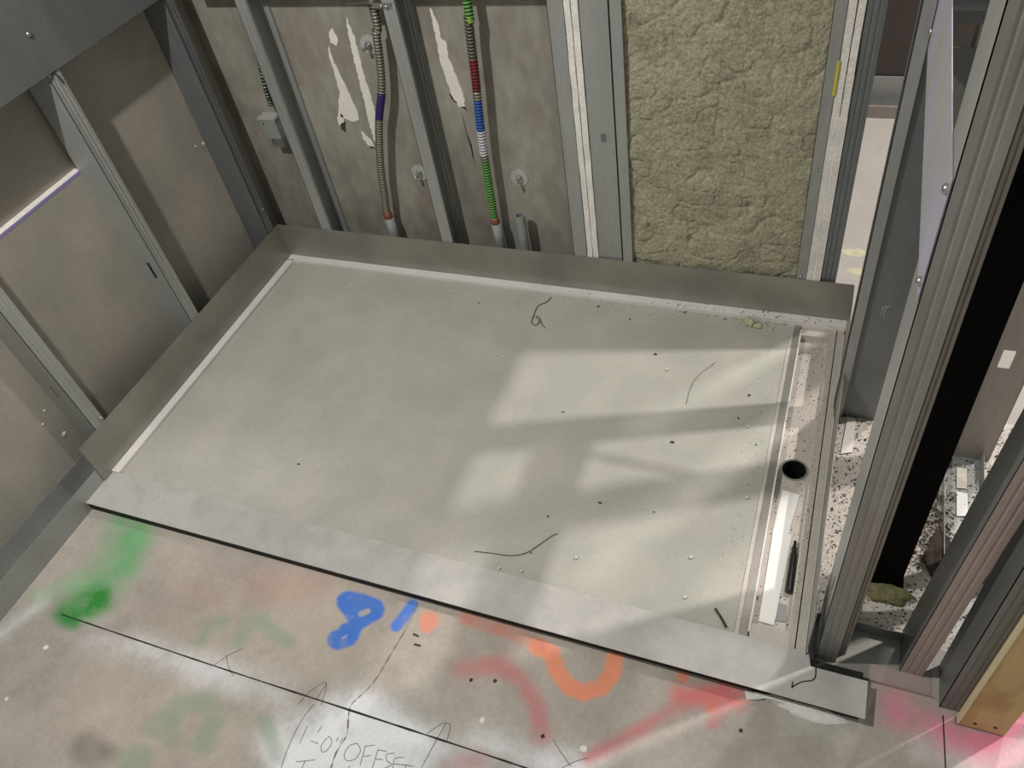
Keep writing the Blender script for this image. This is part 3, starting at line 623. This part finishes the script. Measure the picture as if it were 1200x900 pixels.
# plaster squeezed out below the threshold corner
pl = [(870, 806), (900, 812), (935, 822), (970, 832), (988, 840), (992, 846), (975, 849), (955, 846), (938, 842), (922, 832), (912, 826), (893, 824), (876, 818)]
P = jag([on_z(p, ZF) for p in pl], 0.0, .012); P = [p + np.array([random.uniform(-.004, .004), random.uniform(-.004, .004), 0]) for p in P]
cx = np.mean(P, 0); mbp = MB(); nP = len(P)
v = [p for p in P] + [cx + (p - cx) * .75 + np.array([0, 0, .006 + random.uniform(-.001, .002)]) for p in P] + [cx + np.array([0, .004, .008])]
mbp.add(v, [(i, (i + 1) % nP, nP + (i + 1) % nP, nP + i) for i in range(nP)] + [(nP + i, nP + (i + 1) % nP, 2 * nP) for i in range(nP)], 'plaster', True)
tag(mbp.build('plaster_smear'), 'white plaster smear squeezed out below the threshold corner', 'plaster')

# ------------------------------------------------------------------ electrical on the back wall
def armored(parent, pts3, bands, r=.0092, pitch=.0078):
    P = [np.array(p) for p in dense(pts3, 40)]
    d = np.concatenate([[0], np.cumsum([np.linalg.norm(P[i + 1] - P[i]) for i in range(len(P) - 1)])]); Lt = d[-1]
    n = int(Lt / pitch * 4); s = np.linspace(0, Lt, n); Q = np.stack([np.interp(s, d, [p[k] for p in P]) for k in range(3)], 1)
    rad = r * (1 + .12 * np.array([(1, .2, -1, .2)[i % 4] for i in range(n)]))
    for a, b, m in bands:
        i0, i1 = int(a * (n - 1)), int(b * (n - 1))
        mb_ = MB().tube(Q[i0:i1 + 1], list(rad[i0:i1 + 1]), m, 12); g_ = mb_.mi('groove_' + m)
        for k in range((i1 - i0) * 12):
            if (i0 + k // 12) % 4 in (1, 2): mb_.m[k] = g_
        mb_.build('armor_sleeve', parent)
    return Q
YC = YP - .046
def cable(name, label, pix, bands, foot, r):
    pts = [on_y(p, YC) for p in pix]; z_hi = pts[0] + np.array([0, 0, .5]); pts = [z_hi] + pts
    e = thing(name, tuple(foot), label, 'cable'); fo = np.array(foot)
    P = [p - fo for p in pts]; Q = armored(e, P, bands, r)
    return e, P, Q
# silver cable
pix = [(436, 2), (441, 40), (446, 80), (447, 110), (444, 145), (446, 195), (450, 225), (453, 249)]
foot = on_y((457, 274), YC); foot[2] = ZF
e, P, Q = cable('armoured_cable', 'silver armoured cable with a purple band rising from a floor stub', pix, [(0, .662, 'armor'), (.662, .728, 'c_purple'), (.728, 1, 'armor')], foot, .0098)
b = P[-1]; MB().tube([b + np.array([0, 0, .004]), b - np.array([-.003, 0, .022])], [.0125, .0130], 'bushing', 14).build('bushing', e)
MB().tube([b - np.array([-.003, 0, .016]), b - np.array([-.004, 0, .07]), (b[0] + .005, b[1], 0)], [.0135, .0135, .0135], 'pvc', 14).build('conduit_stub', e)
# green cable
pix = [(547, 1), (549, 20), (552, 50), (557, 90), (561, 130), (565, 165), (571, 205), (576, 235), (579, 256)]
foot = on_y((583, 285), YC); foot[2] = ZF
L0 = .5; e, P, Q = cable('armoured_cable', 'armoured cable with green, white, blue, red and black bands', pix,
    [(0, .495, 'c_green'), (.495, .51, 'c_yellow'), (.51, .60, 'c_black'), (.60, .672, 'c_red'), (.672, .69, 'armor'), (.69, .765, 'c_blue'), (.765, .825, 'c_white'), (.825, .84, 'armor'), (.84, 1, 'c_green')], foot, .0098)
b = P[-1]; MB().tube([b + np.array([0, 0, .004]), b - np.array([-.003, 0, .018])], [.0115, .0120], 'bushing', 14).build('bushing', e)
MB().tube([b - np.array([-.003, 0, .014]), b - np.array([-.004, 0, .06]), (b[0] + .006, b[1], 0)], [.0135, .0135, .0135], 'pvc', 14).build('conduit_stub', e)
# open conduit stub
p = on_y((609, 252), YC); e = thing('conduit_stub', (p[0], YC, ZF), 'open grey conduit stub standing below the round washer', 'conduit')
hz = p[2] - ZF; MB().ring((0, 0, 0), .0105, .0135, hz, (0, 0, 1), 'pvc', 20).build('pipe', e); MB().tube([(0, 0, hz - .03), (0, 0, hz - .028)], .0105, 'black', 16).build('bore', e)
# striped cable and its junction box behind the stud
pix = [(300, 40), (304, 70), (308, 90), (313, 110), (318, 124)]
P = [on_y(p_, YP - .02) for p_ in pix]; fo = P[-1]
e = thing('striped_cable', tuple(fo), 'thin black and white striped cable entering the small junction box', 'cable')
n = 60; dd = [np.array(p_) - fo for p_ in dense(P, 20)]
for i in range(0, len(dd) - 2, 2): MB().tube(dd[i:i + 3], .005 if (i // 2) % 2 else .0062, 'c_black' if (i // 2) % 2 == 0 else ('c_white' if i % 3 else 'c_green'), 8).build('armor_ring', e)
p = on_y((322, 158), YP - .018); e = thing('junction_box', tuple(p), 'small grey steel junction box on the back wall', 'box')
MB().box((-.022, -.014, -.004), (.03, .0175, .056), 'galv').build('body', e); MB().box((-.024, -.016, .052), (.032, .0175, .058), 'washer').build('lip', e)
MB().tube([(-.012, -.0155, .04), (-.012, -.0135, .04)], .0022, 'black', 8).build('hole', e); MB().box((-.002, -.012, -.03), (.03, .012, -.004), 'galv_dark').build('bracket', e)
# anchor bolts
def bolt(label, px, tilt=0.0):
    p = on_y(px, YP); e = thing('anchor_bolt', (p[0], YP, p[2]), label, 'bolt')
    MB().ring((0, 0, 0), .004, .0235, .0025, (0, -1, 0), 'washer', 28).build('washer', e)
    MB().tube([(0, -.0025, 0), (0, -.011, 0)], .0088, 'zinc', 6).build('nut', e)
    MB().tube([(0, -.003, 0), (0, -.030, 0)], .0048, 'zinc', 10).build('threaded_rod', e)
bolt('zinc anchor bolt with washer beside the grey stud near the silver cable', (492, 202))
bolt('zinc anchor bolt with big round washer above the open conduit stub', (609, 208))
bolt('zinc anchor bolt half hidden behind the silver cable', (433, 52))
# cable clip at the top
p = on_y((447, 4), YB); e = thing('cable_clip', (sb2.location.x, YB - .001, p[2]), 'flat zinc clip holding the silver cable to its stud', 'clip')
MB().box((-.085, 0, 0), (.03, .05, .0016), 'zinc').box((-.022, -.0012, -.010), (.024, 0, .002), 'zinc').build('strap', e); screw(e, (0, -.0016, -.005), (0, -1, 0)); screw(e, (.012, -.0016, -.006), (0, -1, 0))

# small plaster spots on the left board
for px, r in [((75, 508), .006), ((50, 497), .004), ((52, 481), .003), ((238, 168), .006), ((229, 171), .004)]:
    xw = -1.6 if px[0] < 150 else -1.605; p = on_x(px, xw); lumpo = MB().prism([(xw, p[1] + r * random.uniform(.6, 1.2) * math.cos(a), p[2] + r * random.uniform(.4, 1) * math.sin(a)) for a in np.linspace(0, 5.5, 8)], (.0015, 0, 0), 'paper_white').build('plaster_spot', wl)

# marker scribble on the left stud flange
for st in [[(58, 97), (63, 84)], [(57, 87), (66, 82)], [(63, 84), (69, 90), (75, 98)]]:
    MB().tube([on_x(p, XL + .0008) for p in st], .0016, 'ink', 6).build('marker_stroke', sl2).matrix_parent_inverse = sl2.matrix_basis.inverted()
# yellow spray on the slab beyond the opening
for p, rr in [((1002, 296), .035), ((1006, 318), .028)]:
    c_ = on_z(p, ZF); blob('yellow_spray', c_, rr, 'yellow_pale', floor, n=18, h=.0003, sq=(1, .5))
